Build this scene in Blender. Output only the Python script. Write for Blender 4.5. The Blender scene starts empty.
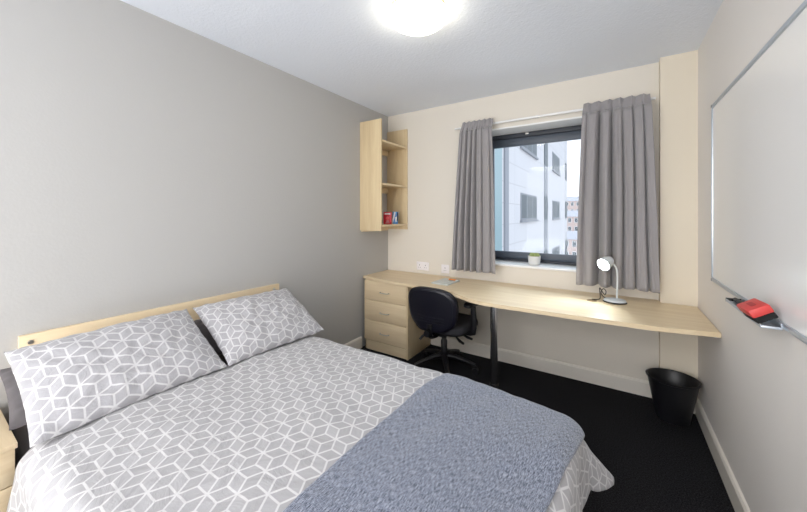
import bpy, bmesh, math, random
from mathutils import Vector, Matrix, noise
random.seed(7)
PI = math.pi
S = bpy.context.scene
COL = S.collection

# ------------------------------------------------------------------ materials
def new_mat(name):
    m = bpy.data.materials.new(name); m.use_nodes = True
    nt = m.node_tree
    b = nt.nodes['Principled BSDF']
    return m, nt, b
def N(nt, t, **kw):
    n = nt.nodes.new(t)
    for k, v in kw.items(): setattr(n, k, v)
    return n
def L(nt, a, b): nt.links.new(a, b)
def plain(name, col, rough=.5, metal=0, bump=0, bscale=200, vary=0, vscale=6, spec=None, emit=None, estr=0, sheen=0, coat=0):
    m, nt, b = new_mat(name)
    b.inputs['Base Color'].default_value = (*col, 1)
    b.inputs['Roughness'].default_value = rough
    b.inputs['Metallic'].default_value = metal
    if spec is not None: b.inputs['Specular IOR Level'].default_value = spec
    if sheen: b.inputs['Sheen Weight'].default_value = sheen
    if coat: b.inputs['Coat Weight'].default_value = coat
    if emit:
        b.inputs['Emission Color'].default_value = (*emit, 1); b.inputs['Emission Strength'].default_value = estr
    tc = N(nt, 'ShaderNodeTexCoord')
    if vary:
        n = N(nt, 'ShaderNodeTexNoise'); n.inputs['Scale'].default_value = vscale; n.inputs['Detail'].default_value = 4
        L(nt, tc.outputs['Object'], n.inputs['Vector'])
        r = N(nt, 'ShaderNodeMapRange'); r.inputs['To Min'].default_value = 1 - vary; r.inputs['To Max'].default_value = 1 + vary
        L(nt, n.outputs['Fac'], r.inputs['Value'])
        h = N(nt, 'ShaderNodeHueSaturation'); h.inputs['Color'].default_value = (*col, 1)
        L(nt, r.outputs['Result'], h.inputs['Value']); L(nt, h.outputs['Color'], b.inputs['Base Color'])
    if bump:
        n2 = N(nt, 'ShaderNodeTexNoise'); n2.inputs['Scale'].default_value = bscale; n2.inputs['Detail'].default_value = 5
        L(nt, tc.outputs['Object'], n2.inputs['Vector'])
        bp = N(nt, 'ShaderNodeBump'); bp.inputs['Strength'].default_value = bump; bp.inputs['Distance'].default_value = .004
        L(nt, n2.outputs['Fac'], bp.inputs['Height']); L(nt, bp.outputs['Normal'], b.inputs['Normal'])
    return m

def wood(name, c1, c2, axis=0, rough=.38):
    """pale maple laminate, grain along axis"""
    m, nt, b = new_mat(name)
    tc = N(nt, 'ShaderNodeTexCoord'); mp = N(nt, 'ShaderNodeMapping')
    sc = [14, 14, 14]; sc[axis] = 1.1
    mp.inputs['Scale'].default_value = sc
    L(nt, tc.outputs['Object'], mp.inputs['Vector'])
    n = N(nt, 'ShaderNodeTexNoise'); n.inputs['Scale'].default_value = 1.6; n.inputs['Detail'].default_value = 7; n.inputs['Roughness'].default_value = .6; n.inputs['Distortion'].default_value = .7
    L(nt, mp.outputs['Vector'], n.inputs['Vector'])
    cr = N(nt, 'ShaderNodeValToRGB')
    cr.color_ramp.elements[0].position = .3; cr.color_ramp.elements[0].color = (*c2, 1)
    cr.color_ramp.elements[1].position = .68; cr.color_ramp.elements[1].color = (*c1, 1)
    L(nt, n.outputs['Fac'], cr.inputs['Fac']); L(nt, cr.outputs['Color'], b.inputs['Base Color'])
    b.inputs['Roughness'].default_value = rough
    return m

def rhombille(name, base, line, a=.145, rot=0.0, off=(0, 0)):
    """white lines between grey rhombi: hexagonal cells with six spokes each"""
    m, nt, b = new_mat(name)
    uv = N(nt, 'ShaderNodeUVMap'); uv.uv_map = 'UVMap'
    mp = N(nt, 'ShaderNodeMapping'); mp.inputs['Rotation'].default_value = (0, 0, rot); mp.inputs['Location'].default_value = (off[0], off[1], 0)
    L(nt, uv.outputs['UV'], mp.inputs['Vector'])
    def vm(op, *ins):
        n = N(nt, 'ShaderNodeVectorMath', operation=op)
        for i, x in enumerate(ins):
            if isinstance(x, (tuple, list)): n.inputs[i].default_value = x
            else: L(nt, x, n.inputs[i])
        return n
    def mm(op, *ins, clamp=False):
        n = N(nt, 'ShaderNodeMath', operation=op); n.use_clamp = clamp
        for i, x in enumerate(ins):
            if isinstance(x, (int, float)): n.inputs[i].default_value = x
            else: L(nt, x, n.inputs[i])
        return n.outputs[0]
    h = a * math.sqrt(3)
    w1 = vm('WRAP', mp.outputs['Vector'], (a / 2, h / 2, 1), (-a / 2, -h / 2, -1)).outputs[0]
    p2 = vm('ADD', mp.outputs['Vector'], (a / 2, h / 2, 0)).outputs[0]
    w2 = vm('WRAP', p2, (a / 2, h / 2, 1), (-a / 2, -h / 2, -1)).outputs[0]
    l1 = vm('LENGTH', w1).outputs['Value']; l2 = vm('LENGTH', w2).outputs['Value']
    sel = mm('LESS_THAN', l2, l1)
    mx = N(nt, 'ShaderNodeMix', data_type='VECTOR')
    L(nt, sel, mx.inputs['Factor']); L(nt, w1, mx.inputs[4]); L(nt, w2, mx.inputs[5])
    q = mx.outputs[1]
    ds = []; sg = []
    for k in range(3):
        t = PI / 2 + k * PI / 3            # spokes at 90, 150, 210 degrees
        d = vm('DOT_PRODUCT', q, (-math.sin(t), math.cos(t), 0)).outputs['Value']
        ds.append(mm('ABSOLUTE', d)); sg.append(mm('GREATER_THAN', d, 0))
    dmin = mm('MINIMUM', mm('MINIMUM', ds[0], ds[1]), ds[2])
    lw = .0031
    edge = N(nt, 'ShaderNodeMapRange'); edge.inputs['From Min'].default_value = lw - .0008; edge.inputs['From Max'].default_value = lw + .0008
    edge.inputs['To Min'].default_value = 1; edge.inputs['To Max'].default_value = 0
    L(nt, dmin, edge.inputs['Value'])
    # three slightly different greys by rhomb direction
    s = mm('ABSOLUTE', mm('SUBTRACT', mm('ADD', mm('ADD', sg[0], mm('MULTIPLY', sg[1], 1)), sg[2]), 1.5))
    s2 = mm('MULTIPLY', mm('SUBTRACT', s, .5), 1.0)
    nz = N(nt, 'ShaderNodeTexNoise'); nz.inputs['Scale'].default_value = 260; nz.inputs['Detail'].default_value = 3
    L(nt, uv.outputs['UV'], nz.inputs['Vector'])
    val = mm('ADD', mm('ADD', .90, mm('MULTIPLY', s2, .09)), mm('MULTIPLY', nz.outputs['Fac'], .12))
    hs = N(nt, 'ShaderNodeHueSaturation'); hs.inputs['Color'].default_value = (*base, 1); L(nt, val, hs.inputs['Value'])
    mc = N(nt, 'ShaderNodeMix', data_type='RGBA')
    L(nt, edge.outputs[0], mc.inputs['Factor']); L(nt, hs.outputs['Color'], mc.inputs[6]); mc.inputs[7].default_value = (*line, 1)
    L(nt, mc.outputs[2], b.inputs['Base Color'])
    b.inputs['Roughness'].default_value = .85; b.inputs['Sheen Weight'].default_value = .15
    n3 = N(nt, 'ShaderNodeTexNoise'); n3.inputs['Scale'].default_value = 9; n3.inputs['Detail'].default_value = 5; n3.inputs['Distortion'].default_value = 1.2
    L(nt, uv.outputs['UV'], n3.inputs['Vector'])
    bp = N(nt, 'ShaderNodeBump'); bp.inputs['Strength'].default_value = .55; bp.inputs['Distance'].default_value = .02
    L(nt, n3.outputs['Fac'], bp.inputs['Height']); L(nt, bp.outputs['Normal'], b.inputs['Normal'])
    return m

def tweed(name):
    m, nt, b = new_mat(name)
    uv = N(nt, 'ShaderNodeUVMap'); uv.uv_map = 'UVMap'
    outs = []
    for sx, sy in ((110, 420), (520, 55)):
        mp = N(nt, 'ShaderNodeMapping'); mp.inputs['Scale'].default_value = (sx, sy, 1)
        L(nt, uv.outputs['UV'], mp.inputs['Vector'])
        n = N(nt, 'ShaderNodeTexNoise'); n.inputs['Scale'].default_value = 1; n.inputs['Detail'].default_value = 3
        L(nt, mp.outputs['Vector'], n.inputs['Vector']); outs.append(n.outputs['Fac'])
    ad = N(nt, 'ShaderNodeMath', operation='ADD'); L(nt, outs[0], ad.inputs[0]); L(nt, outs[1], ad.inputs[1])
    hv = N(nt, 'ShaderNodeMath', operation='MULTIPLY'); L(nt, ad.outputs[0], hv.inputs[0]); hv.inputs[1].default_value = .5
    md = N(nt, 'ShaderNodeMath', operation='MULTIPLY'); md.inputs[1].default_value = 1.8; L(nt, outs[1], md.inputs[0]); nt.links.remove(ad.inputs[1].links[0]); L(nt, md.outputs[0], ad.inputs[1]); hv.inputs[1].default_value = 1 / 2.8
    cr = N(nt, 'ShaderNodeValToRGB')
    e = cr.color_ramp.elements
    e[0].position = .40; e[0].color = (.03, .037, .06, 1)
    e[1].position = .60; e[1].color = (.33, .355, .43, 1)
    e2 = cr.color_ramp.elements.new(.50); e2.color = (.165, .19, .255, 1)
    L(nt, hv.outputs[0], cr.inputs['Fac']); L(nt, cr.outputs['Color'], b.inputs['Base Color'])
    b.inputs['Roughness'].default_value = .9; b.inputs['Sheen Weight'].default_value = .3
    bp = N(nt, 'ShaderNodeBump'); bp.inputs['Strength'].default_value = .22; bp.inputs['Distance'].default_value = .002
    L(nt, hv.outputs[0], bp.inputs['Height']); L(nt, bp.outputs['Normal'], b.inputs['Normal'])
    return m

def carpet_mat():
    m, nt, b = new_mat('black_carpet')
    tc = N(nt, 'ShaderNodeTexCoord')
    n = N(nt, 'ShaderNodeTexNoise'); n.inputs['Scale'].default_value = 160; n.inputs['Detail'].default_value = 4; n.inputs['Roughness'].default_value = .7
    L(nt, tc.outputs['Object'], n.inputs['Vector'])
    cr = N(nt, 'ShaderNodeValToRGB'); e = cr.color_ramp.elements
    e[0].position = .42; e[0].color = (.004, .004, .0048, 1); e[1].position = .70; e[1].color = (.046, .046, .052, 1)
    L(nt, n.outputs['Fac'], cr.inputs['Fac']); L(nt, cr.outputs['Color'], b.inputs['Base Color'])
    b.inputs['Roughness'].default_value = 1; b.inputs['Specular IOR Level'].default_value = .1
    bp = N(nt, 'ShaderNodeBump'); bp.inputs['Strength'].default_value = .8; bp.inputs['Distance'].default_value = .006
    L(nt, n.outputs['Fac'], bp.inputs['Height']); L(nt, bp.outputs['Normal'], b.inputs['Normal'])
    return m

def facade_mat(name, c1, c2, mortar, bw, bh, size=.02, axis='x'):
    m, nt, b = new_mat(name)
    tc = N(nt, 'ShaderNodeTexCoord'); sp = N(nt, 'ShaderNodeSeparateXYZ'); cb = N(nt, 'ShaderNodeCombineXYZ')
    L(nt, tc.outputs['Object'], sp.inputs[0])
    L(nt, sp.outputs['Y' if axis == 'x' else 'X'], cb.inputs[0]); L(nt, sp.outputs['Z'], cb.inputs[1])
    br = N(nt, 'ShaderNodeTexBrick'); br.offset = 0 if bw > .5 else .5
    br.inputs['Color1'].default_value = (*c1, 1); br.inputs['Color2'].default_value = (*c2, 1); br.inputs['Mortar'].default_value = (*mortar, 1)
    br.inputs['Scale'].default_value = 1; br.inputs['Mortar Size'].default_value = size
    br.inputs['Brick Width'].default_value = bw; br.inputs['Row Height'].default_value = bh
    L(nt, cb.outputs[0], br.inputs['Vector']); L(nt, br.outputs['Color'], b.inputs['Base Color'])
    b.inputs['Roughness'].default_value = .7
    return m

M = {}
M['wall_grey'] = plain('grey_wall_paint', (.455, .45, .44), .75, bump=.12, bscale=90)
M['wall_cream'] = plain('cream_wall_paint', (.75, .705, .63), .8, bump=.1, bscale=90)
M['column'] = plain('cream_column_paint', (.76, .69, .57), .8, bump=.1, bscale=90)
M['socket'] = plain('ivory_socket_plastic', (.86, .83, .85), .4)
M['wall_right'] = plain('off_white_wall_paint', (.82, .785, .75), .55, bump=.08, bscale=70)
M['ceiling'] = plain('stippled_white_ceiling', (.80, .84, .91), .9, bump=.7, bscale=70)
M['skirting'] = plain('ivory_gloss_paint', (.80, .76, .69), .35)
M['white_pvc'] = plain('white_plastic', (.85, .85, .85), .35)
M['carpet'] = carpet_mat()
M['maple_x'] = wood('maple_grain_long', (.80, .66, .45), (.70, .55, .35), 0)
M['maple_y'] = wood('maple_grain_deep', (.80, .66, .45), (.70, .55, .35), 1)
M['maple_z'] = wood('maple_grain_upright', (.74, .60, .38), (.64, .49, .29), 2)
M['maple_edge'] = wood('maple_edge_band', (.70, .56, .34), (.62, .47, .27), 0)
M['duvet'] = rhombille('duvet_geometric_cotton', (.385, .38, .395), (.61, .605, .61), .086, PI / 2, (.03, .05))
M['pillowcase'] = rhombille('pillowcase_geometric_cotton', (.375, .37, .39), (.58, .575, .585), .077, 0.0, (.0, .02))
M['throw'] = tweed('blue_grey_tweed')
M['sheet'] = plain('dark_grey_cotton', (.115, .105, .11), .9, bump=.5, bscale=14, sheen=.2)
M['bed_base'] = plain('black_base_fabric', (.02, .02, .03), .9)
M['curtain'] = plain('taupe_grey_curtain_fabric', (.30, .287, .295), .85, bump=.15, bscale=400, sheen=.25)
M['black_plastic'] = plain('black_plastic', (.006, .006, .008), .45)
M['shell'] = plain('navy_black_shell', (.005, .005, .012), .4)
M['chair_fabric'] = plain('charcoal_fabric', (.03, .03, .036), .9, bump=.5, bscale=500)
M['bin'] = plain('black_bin_plastic', (.008, .008, .010), .38)
M['chrome'] = plain('chrome', (.85, .85, .87), .2, metal=1)
M['brushed'] = plain('brushed_steel', (.62, .61, .58), .35, metal=1)
M['alu'] = plain('satin_aluminium', (.55, .60, .66), .4, metal=.7)
M['frame'] = plain('anthracite_window_frame', (.030, .036, .048), .5)
M['frame_in'] = plain('slate_window_sash', (.075, .092, .12), .45)
M['whiteboard'] = plain('whiteboard_enamel', (.90, .89, .88), .28, coat=.2)
M['brass'] = plain('brass_ring', (.75, .62, .2), .3, metal=.8)
M['dome'] = plain('opal_glass_lit', (.95, .93, .85), .4, emit=(1, .93, .76), estr=10)
M['bulb'] = plain('lamp_glow', (1, 1, 1), .4, emit=(.85, .97, 1), estr=22)
M['lamp_white'] = plain('satin_pale_grey_metal', (.62, .66, .68), .35)
M['red_plastic'] = plain('red_plastic', (.62, .055, .05), .45)
M['red_print'] = plain('red_print', (.55, .02, .04), .4)
M['blue_print'] = plain('blue_print', (.10, .28, .58), .4)
M['pale_print'] = plain('pale_print', (.80, .82, .85), .5)
M['dark_print'] = plain('dark_print', (.03, .03, .05), .4)
M['felt'] = plain('black_felt', (.012, .012, .012), .95)
M['paper'] = plain('pale_paper', (.72, .74, .72), .6)
M['orange'] = plain('orange_plastic', (.80, .28, .06), .5)
M['pot'] = plain('white_ceramic', (.75, .75, .73), .4)
M['soil'] = plain('dark_soil', (.05, .035, .02), .95)
M['succulent'] = plain('succulent_green', (.42, .50, .20), .5, vary=.3, vscale=60)
M['dark_gap'] = plain('dark_gap', (.02, .018, .015), .9)
M['facade'] = facade_mat('pale_render_panels', (.50, .50, .53), (.48, .485, .52), (.40, .40, .43), 2.6, .75, .018)
M['facade_blue'] = plain('blue_cladding', (.20, .30, .34), .4)
M['facade_trim'] = plain('grey_cladding_trim', (.22, .235, .27), .6)
M['far_glass'] = plain('distant_window_glass', (.09, .11, .13), .5, spec=.25)
M['far_brick'] = facade_mat('hazed_red_brick', (.62, .47, .43), (.58, .43, .39), (.62, .55, .52), .23, .08, .01, 'y')  # brick paled so that distance haze sits in its colour
M['far_roof'] = plain('hazed_slate_roof', (.46, .46, .50), .8)  # roof slate lightened too, haze put into the colour
M['hill'] = plain('hazy_hillside', (.33, .36, .31), .95, vary=.25, vscale=.2)
M['tree'] = plain('brown_green_foliage', (.24, .24, .17), .95, vary=.4, vscale=1.5)
M['ground'] = plain('grey_ground', (.32, .31, .30), .95)

mg = bpy.data.materials.new('window_glass'); mg.use_nodes = True
nt = mg.node_tree; nt.nodes.clear()
o_ = N(nt, 'ShaderNodeOutputMaterial'); tr = N(nt, 'ShaderNodeBsdfTransparent'); tr.inputs[0].default_value = (.97, .99, 1, 1)
gl = N(nt, 'ShaderNodeBsdfGlossy'); gl.inputs['Roughness'].default_value = .02
fr = N(nt, 'ShaderNodeFresnel'); fr.inputs['IOR'].default_value = 1.22
mxs = N(nt, 'ShaderNodeMixShader')
L(nt, fr.outputs[0], mxs.inputs[0]); L(nt, tr.outputs[0], mxs.inputs[1]); L(nt, gl.outputs[0], mxs.inputs[2]); L(nt, mxs.outputs[0], o_.inputs[0])
M['glass'] = mg

# ------------------------------------------------------------------ mesh helpers
class MB:
    def __init__(s): s.bm = bmesh.new(); s.smooth = True
    def _xf(s, vs, mat):
        if mat is not None: bmesh.ops.transform(s.bm, matrix=mat, verts=vs)
        return s
    def box(s, x0, x1, y0, y1, z0, z1, bev=0, seg=2, mat=None):
        r = bmesh.ops.create_cube(s.bm, size=1)
        vs = r['verts']
        for v in vs: v.co = Vector(((x0 + x1) / 2 + v.co.x * (x1 - x0), (y0 + y1) / 2 + v.co.y * (y1 - y0), (z0 + z1) / 2 + v.co.z * (z1 - z0)))
        if mat is not None: bmesh.ops.transform(s.bm, matrix=mat, verts=vs)
        if bev:
            es = list({e for v in vs for e in v.link_edges})
            bmesh.ops.bevel(s.bm, geom=es, offset=bev, segments=seg, affect='EDGES', profile=.5)
        return s
    def lathe(s, prof, seg=32, mat=None, sx=1, sy=1):
        """prof: list of (r,z); poles where r==0"""
        rings = []
        new = []
        for r, z in prof:
            if r < 1e-6:
                v = s.bm.verts.new((0, 0, z)); rings.append([v]); new.append(v)
            else:
                ring = [s.bm.verts.new((r * sx * math.cos(2 * PI * i / seg), r * sy * math.sin(2 * PI * i / seg), z)) for i in range(seg)]
                rings.append(ring); new += ring
        for a, b in zip(rings, rings[1:]):
            for i in range(seg):
                j = (i + 1) % seg
                if len(a) == 1 and len(b) == 1: break
                if len(a) == 1: s.bm.faces.new((a[0], b[j], b[i]))
                elif len(b) == 1: s.bm.faces.new((a[i], a[j], b[0]))
                else: s.bm.faces.new((a[i], a[j], b[j], b[i]))
        return s._xf(new, mat)
    def cyl(s, p0, p1, r, r2=None, seg=20):
        p0 = Vector(p0); p1 = Vector(p1); d = p1 - p0; l = d.length
        m = Matrix.Translation(p0) @ d.to_track_quat('Z', 'Y').to_matrix().to_4x4()
        r2 = r if r2 is None else r2
        return s.lathe([(0, 0), (r, 0), (r2, l), (0, l)], seg, m)
    def tube(s, pts, r, seg=10, rs=None, flat=1.0):
        pts = [Vector(p) for p in pts]
        rings = []; n = len(pts); up = None
        for i, p in enumerate(pts):
            t = (pts[min(i + 1, n - 1)] - pts[max(i - 1, 0)]).normalized()
            if up is None:
                up = Vector((0, 0, 1)) if abs(t.z) < .9 else Vector((1, 0, 0))
            side = t.cross(up).normalized(); up2 = side.cross(t).normalized(); up = up2
            rr = rs[i] if rs else r
            rings.append([s.bm.verts.new(p + side * rr * math.cos(2 * PI * k / seg) + up2 * rr * flat * math.sin(2 * PI * k / seg)) for k in range(seg)])
        for a, b in zip(rings, rings[1:]):
            for k in range(seg):
                j = (k + 1) % seg
                s.bm.faces.new((a[k], b[k], b[j], a[j]))
        s.bm.faces.new(rings[0]); s.bm.faces.new(list(reversed(rings[-1])))
        return s
    def prism(s, poly, z0, z1, bev=0, mat=None):
        """poly: list of (x,y), extruded in z"""
        a = [s.bm.verts.new((x, y, z0)) for x, y in poly]; b = [s.bm.verts.new((x, y, z1)) for x, y in poly]
        f0 = s.bm.faces.new(list(reversed(a))); f1 = s.bm.faces.new(b); n = len(poly)
        for i in range(n):
            j = (i + 1) % n; s.bm.faces.new((a[i], a[j], b[j], b[i]))
        vs = a + b
        if mat is not None: bmesh.ops.transform(s.bm, matrix=mat, verts=vs)
        if bev:
            es = list(set(list(f0.edges) + list(f1.edges)))
            bmesh.ops.bevel(s.bm, geom=es, offset=bev, segments=2, affect='EDGES')
        return s
    def grid(s, fn, nu, nv, uvfn=None, wrap_u=False):
        vs = [[s.bm.verts.new(fn(i / (nu - 1), j / (nv - 1))) for j in range(nv)] for i in range(nu)]
        uvl = (s.bm.loops.layers.uv.get('UVMap') or s.bm.loops.layers.uv.new('UVMap')) if uvfn else None
        for i in range(nu - 1):
            for j in range(nv - 1):
                f = s.bm.faces.new((vs[i][j], vs[i + 1][j], vs[i + 1][j + 1], vs[i][j + 1]))
                if uvfn:
                    for lp, (a, b) in zip(f.loops, ((i, j), (i + 1, j), (i + 1, j + 1), (i, j + 1))):
                        lp[uvl].uv = uvfn(a / (nu - 1), b / (nv - 1))
        return vs
def rootof(o):
    while o.parent: o = o.parent
    return o
def obj(name, mb, mat, parent=None, smooth=40, world=True, recalc=True):
    bm = mb.bm
    if recalc: bmesh.ops.recalc_face_normals(bm, faces=bm.faces)
    me = bpy.data.meshes.new(name)
    if parent is not None and world:
        bmesh.ops.translate(bm, vec=-rootof(parent).location, verts=bm.verts)
    bm.to_mesh(me); bm.free()
    me.materials.append(mat)
    if smooth:
        for p in me.polygons: p.use_smooth = True
        me.set_sharp_from_angle(angle=math.radians(smooth))
    o = bpy.data.objects.new(name, me); COL.objects.link(o)
    if parent is not None: o.parent = parent
    return o
def center(o):
    """put the origin of a one-mesh thing at its base centre"""
    me = o.data
    xs = [v.co.x for v in me.vertices]; ys = [v.co.y for v in me.vertices]; zs = [v.co.z for v in me.vertices]
    c = Vector(((min(xs) + max(xs)) / 2, (min(ys) + max(ys)) / 2, min(zs)))
    me.transform(Matrix.Translation(-c)); o.location = o.location + c
    return o
def tag(o, label, cat, group=None, kind=None):
    o['label'] = label; o['category'] = cat
    if group: o['group'] = group
    if kind: o['kind'] = kind
    return o
def thing(name, label, cat, loc=(0, 0, 0), rotz=0, group=None):
    o = bpy.data.objects.new(name, None); COL.objects.link(o)
    o.empty_display_size = .1
    o.location = loc; o.rotation_euler = (0, 0, rotz)
    return tag(o, label, cat, group)
def struct(name, mb, mat, parent=None, label=None, cat=None, smooth=40):
    o = obj(name, mb, mat, parent, smooth)
    if parent is None:
        o['kind'] = 'structure'
        o['label'] = label; o['category'] = cat
    return o
def solidify(o, t, off=-1):
    m = o.modifiers.new('thickness', 'SOLIDIFY'); m.thickness = t; m.offset = off; return o
def subsurf(o, n=1):
    m = o.modifiers.new('smooth', 'SUBSURF'); m.levels = n; m.render_levels = n; return o
def nz(x, y, z=0): return noise.noise(Vector((x, y, z)))

# ------------------------------------------------------------------ room
XL, XR, YB, YF, ZC = -2.135, .471, 2.98, -2.4, 2.435
struct('floor', MB().box(XL - .1, XR + .1, YF - .1, YB + .1, -.1, 0), M['carpet'], label='black flecked carpet covering the bedroom floor', cat='floor')
struct('ceiling', MB().box(XL - .1, XR + .1, YF - .1, YB + .3, ZC, ZC + .1), M['ceiling'], label='white stippled ceiling of the bedroom', cat='ceiling')
struct('wall_left', MB().box(XL - .1, XL, YF - .1, YB, 0, ZC), M['wall_grey'], label='plain grey painted wall behind the headboard', cat='wall')
struct('wall_right', MB().box(XR, XR + .1, YF - .1, YB, 0, ZC), M['wall_right'], label='off-white wall carrying the whiteboard', cat='wall')
struct('wall_front', MB().box(XL, XR, YF - .1, YF, 0, ZC), M['wall_cream'], label='plain cream wall facing the window', cat='wall')
WX0, WX1, WZ0, WZ1 = -1.13, .13, .875, 2.125
wb = MB()
wb.box(XL - .1, WX0, YB, YB + .3, 0, ZC); wb.box(WX1, XR + .1, YB, YB + .3, 0, ZC)
wb.box(WX0, WX1, YB, YB + .3, 0, WZ0); wb.box(WX0, WX1, YB, YB + .3, WZ1, ZC)
struct('wall_back', wb, M['wall_cream'], label='cream wall with the window above the long desk', cat='wall')
struct('trim_1', MB().box(.272, XR, 2.90, YB, 0, ZC), M['column'], label='shallow boxed cream column in the right back corner', cat='column')
# reveal lining and sill
rv = MB(); rv.box(WX0, WX0 + .012, YB - .001, 3.21, WZ0, WZ1); rv.box(WX1 - .012, WX1, YB - .001, 3.21, WZ0, WZ1); rv.box(WX0, WX1, YB - .001, 3.21, WZ1 - .012, WZ1 + .001)
struct('trim_2', rv, M['white_pvc'], label='white lining boards of the window recess', cat='trim')
struct('trim_3', MB().box(WX0 - .03, WX1 + .03, YB - .022, 3.215, WZ0 - .008, .886, .004), M['white_pvc'], label='white window sill board under the window', cat='window sill')
# skirting
def skirt(name, p0, p1, nrm, label):
    (x0, y0), (x1, y1) = p0, p1; t = .016
    mb = MB()
    prof = [(0, 0), (t, 0), (t, .098), (t * .55, .11), (0, .113)]
    d = Vector((x1 - x0, y1 - y0, 0)); n = Vector((*nrm, 0))
    vs = []
    for e in (0, 1):
        vs.append([mb.bm.verts.new(Vector((x0, y0, 0)) + d * e + n * a + Vector((0, 0, b))) for a, b in prof])
    k = len(prof)
    for i in range(k):
        j = (i + 1) % k; mb.bm.faces.new((vs[0][i], vs[0][j], vs[1][j], vs[1][i]))
    mb.bm.faces.new(vs[0]); mb.bm.faces.new(list(reversed(vs[1])))
    return struct(name, mb, M['skirting'], label=label, cat='skirting board', smooth=0)
skirt('baseboard_back', (-1.58, YB), (.272, YB), (0, -1), 'ivory skirting board along the window wall under the desk')
skirt('baseboard_left', (XL, YF), (XL, 2.515), (1, 0), 'ivory skirting board along the grey wall')
skirt('baseboard_right', (XR, YF), (XR, 2.90), (-1, 0), 'ivory skirting board below the whiteboard wall')
skirt('baseboard_column', (.272, 2.90), (XR - .016, 2.90), (0, -1), 'short ivory skirting board on the boxed column behind the bin')

# ------------------------------------------------------------------ window
win = bpy.data.objects.new('window_1', None); COL.objects.link(win); win.location = (-.5, 3.24, WZ0); win['kind'] = 'structure'
win['label'] = 'dark framed window between the grey curtains'; win['category'] = 'window'
fw = MB(); y0, y1 = 3.21, 3.27
zt, zb = WZ1 - .004, .8865
fw.box(WX0 + .012, WX1 - .012, y0, y1, zt - .048, zt, .003)
fw.box(WX0 + .012, WX1 - .012, y0, y1, zb, zb + .022, .003)
fw.box(WX0 + .012, WX0 + .06, y0, y1, zb + .022, zt - .048, .003); fw.box(WX1 - .06, WX1 - .012, y0, y1, zb + .022, zt - .048, .003)
obj('window_frame', fw, M['frame'], win)
sw = MB(); a0, a1 = 3.222, 3.262
sw.box(WX0 + .06, WX1 - .06, a0, a1, zt - .125, zt - .049, .006)
sw.box(WX0 + .06, WX1 - .06, a0, a1, zb + .023, zb + .088, .006)
sw.box(WX0 + .06, WX0 + .12, a0, a1, zb + .088, zt - .125, .004); sw.box(WX1 - .12, WX1 - .06, a0, a1, zb + .088, zt - .125, .004)
obj('window_sash', sw, M['frame_in'], win)
obj('glass_pane', MB().box(WX0 + .10, WX1 - .10, 3.240, 3.244, zb + .075, zt - .11), M['glass'], win)
ct = MB().box(-.705, -.675, 3.203, 3.211, zt - .03, zt - .014, .002).cyl((-.69, 3.205, zt - .022), (-.69, 3.192, zt - .022), .006)
obj('window_catch', ct, M['brushed'], win)

# ------------------------------------------------------------------ curtains
rail = thing('curtain_rail', 'slim white curtain rail above the window', 'curtain rail', (-.53, 2.93, 2.155))
obj('rail_track', MB().box(-1.30, .25, 2.921, 2.939, 2.155, 2.172, .003), M['white_pvc'], rail)
for x in (-1.2, -.55, .18):
    obj('bracket', MB().box(x - .012, x + .012, 2.935, 2.98, 2.160, 2.180, .003), M['white_pvc'], rail)
def curtain(label, xt0, xt1, xb0, xb1, zb_, zt_, folds, seed, amp=.03, yc=2.895, ymax=2.912, gaps=()):
    rt = thing('curtain', label, 'curtain', ((xt0 + xt1) / 2, yc, zb_), group='grey pleated curtains at the window')
    rnd = random.Random(seed)
    ph = [rnd.uniform(-.5, .5) for _ in range(20)]
    def shape(u, z, ends=1):
        t = (zt_ - z) / (zt_ - zb_)
        x0 = xt0 + (xb0 - xt0) * t ** .8; x1 = xt1 + (xb1 - xt1) * t ** .8
        head = max(0, 1 - t / .085)
        k_ = min(1, .25 + t * 2.2)
        uw = u + .012 * math.sin(t * 5 + u * 7 + seed) * t
        y = yc - amp + .010 * math.sin(uw * 13 + seed) + .006 * nz(u * 3, t * 2, seed)
        x = x0 + (x1 - x0) * u
        for g, wd, dp in gaps:
            ww = wd * (.75 + .5 * t)
            e = math.exp(-((uw - g) / ww) ** 2)
            y += 2 * amp * dp * e * k_
            sh_ = (uw - g) / ww
            x += -.75 * wd * (x1 - x0) * sh_ * e * dp * k_
            y -= .012 * dp * math.exp(-((abs(uw - g) - 2.2 * ww) / ww) ** 2) * k_
        y = y * (1 - head) + (yc - .01) * head
        y = min(y, ymax)
        return Vector((x, y, z))
    mb = MB()
    def fn(i, j):
        z = zb_ + (zt_ - .085 - zb_) * j + .006 * nz(i * 5, seed, 0) * (1 - j)
        return shape(i, z)
    mb.grid(fn, 150, 46)
    o = obj('drape', mb, M['curtain'], rt, 80, recalc=True); solidify(o, .003, 0)
    mb = MB()
    def fh(i, j):
        z = zt_ - .085 * (1 - j)
        p = shape(i, z)
        n = 6.0
        s_ = (i * n) % 1
        pinch = math.exp(-((s_ - .5) / .13) ** 2)
        k = j
        p.y = p.y * (1 - k) + (yc + .004 - .020 * pinch * (1 + .3 * math.sin(i * 60 * PI)) ) * k
        p.z += .004 * math.sin(i * n * 2 * PI)
        return p
    mb.grid(fh, 150, 12)
    o = obj('pleated_heading', mb, M['curtain'], rt, 80); solidify(o, .004, 0)
    return rt
curtain('grey pleated curtain hanging left of the window', -1.195, -.905, -1.285, -.868, .815, 2.195, 4.5, 3, .048, 2.868, 2.92, gaps=((.10, .020, .6), (.24, .026, .9), (.38, .026, 1), (.53, .030, 1.05), (.70, .018, .35), (.90, .02, .25)))
curtain('wider grey pleated curtain hanging behind the desk lamp', -.198, .212, -.245, .262, .800, 2.185, 4.6, 11, .055, 2.862, 2.92, gaps=((.08, .02, .25), (.27, .036, 1.15), (.45, .032, 1.05), (.60, .016, .45), (.75, .014, .5), (.89, .014, .45)))

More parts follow.
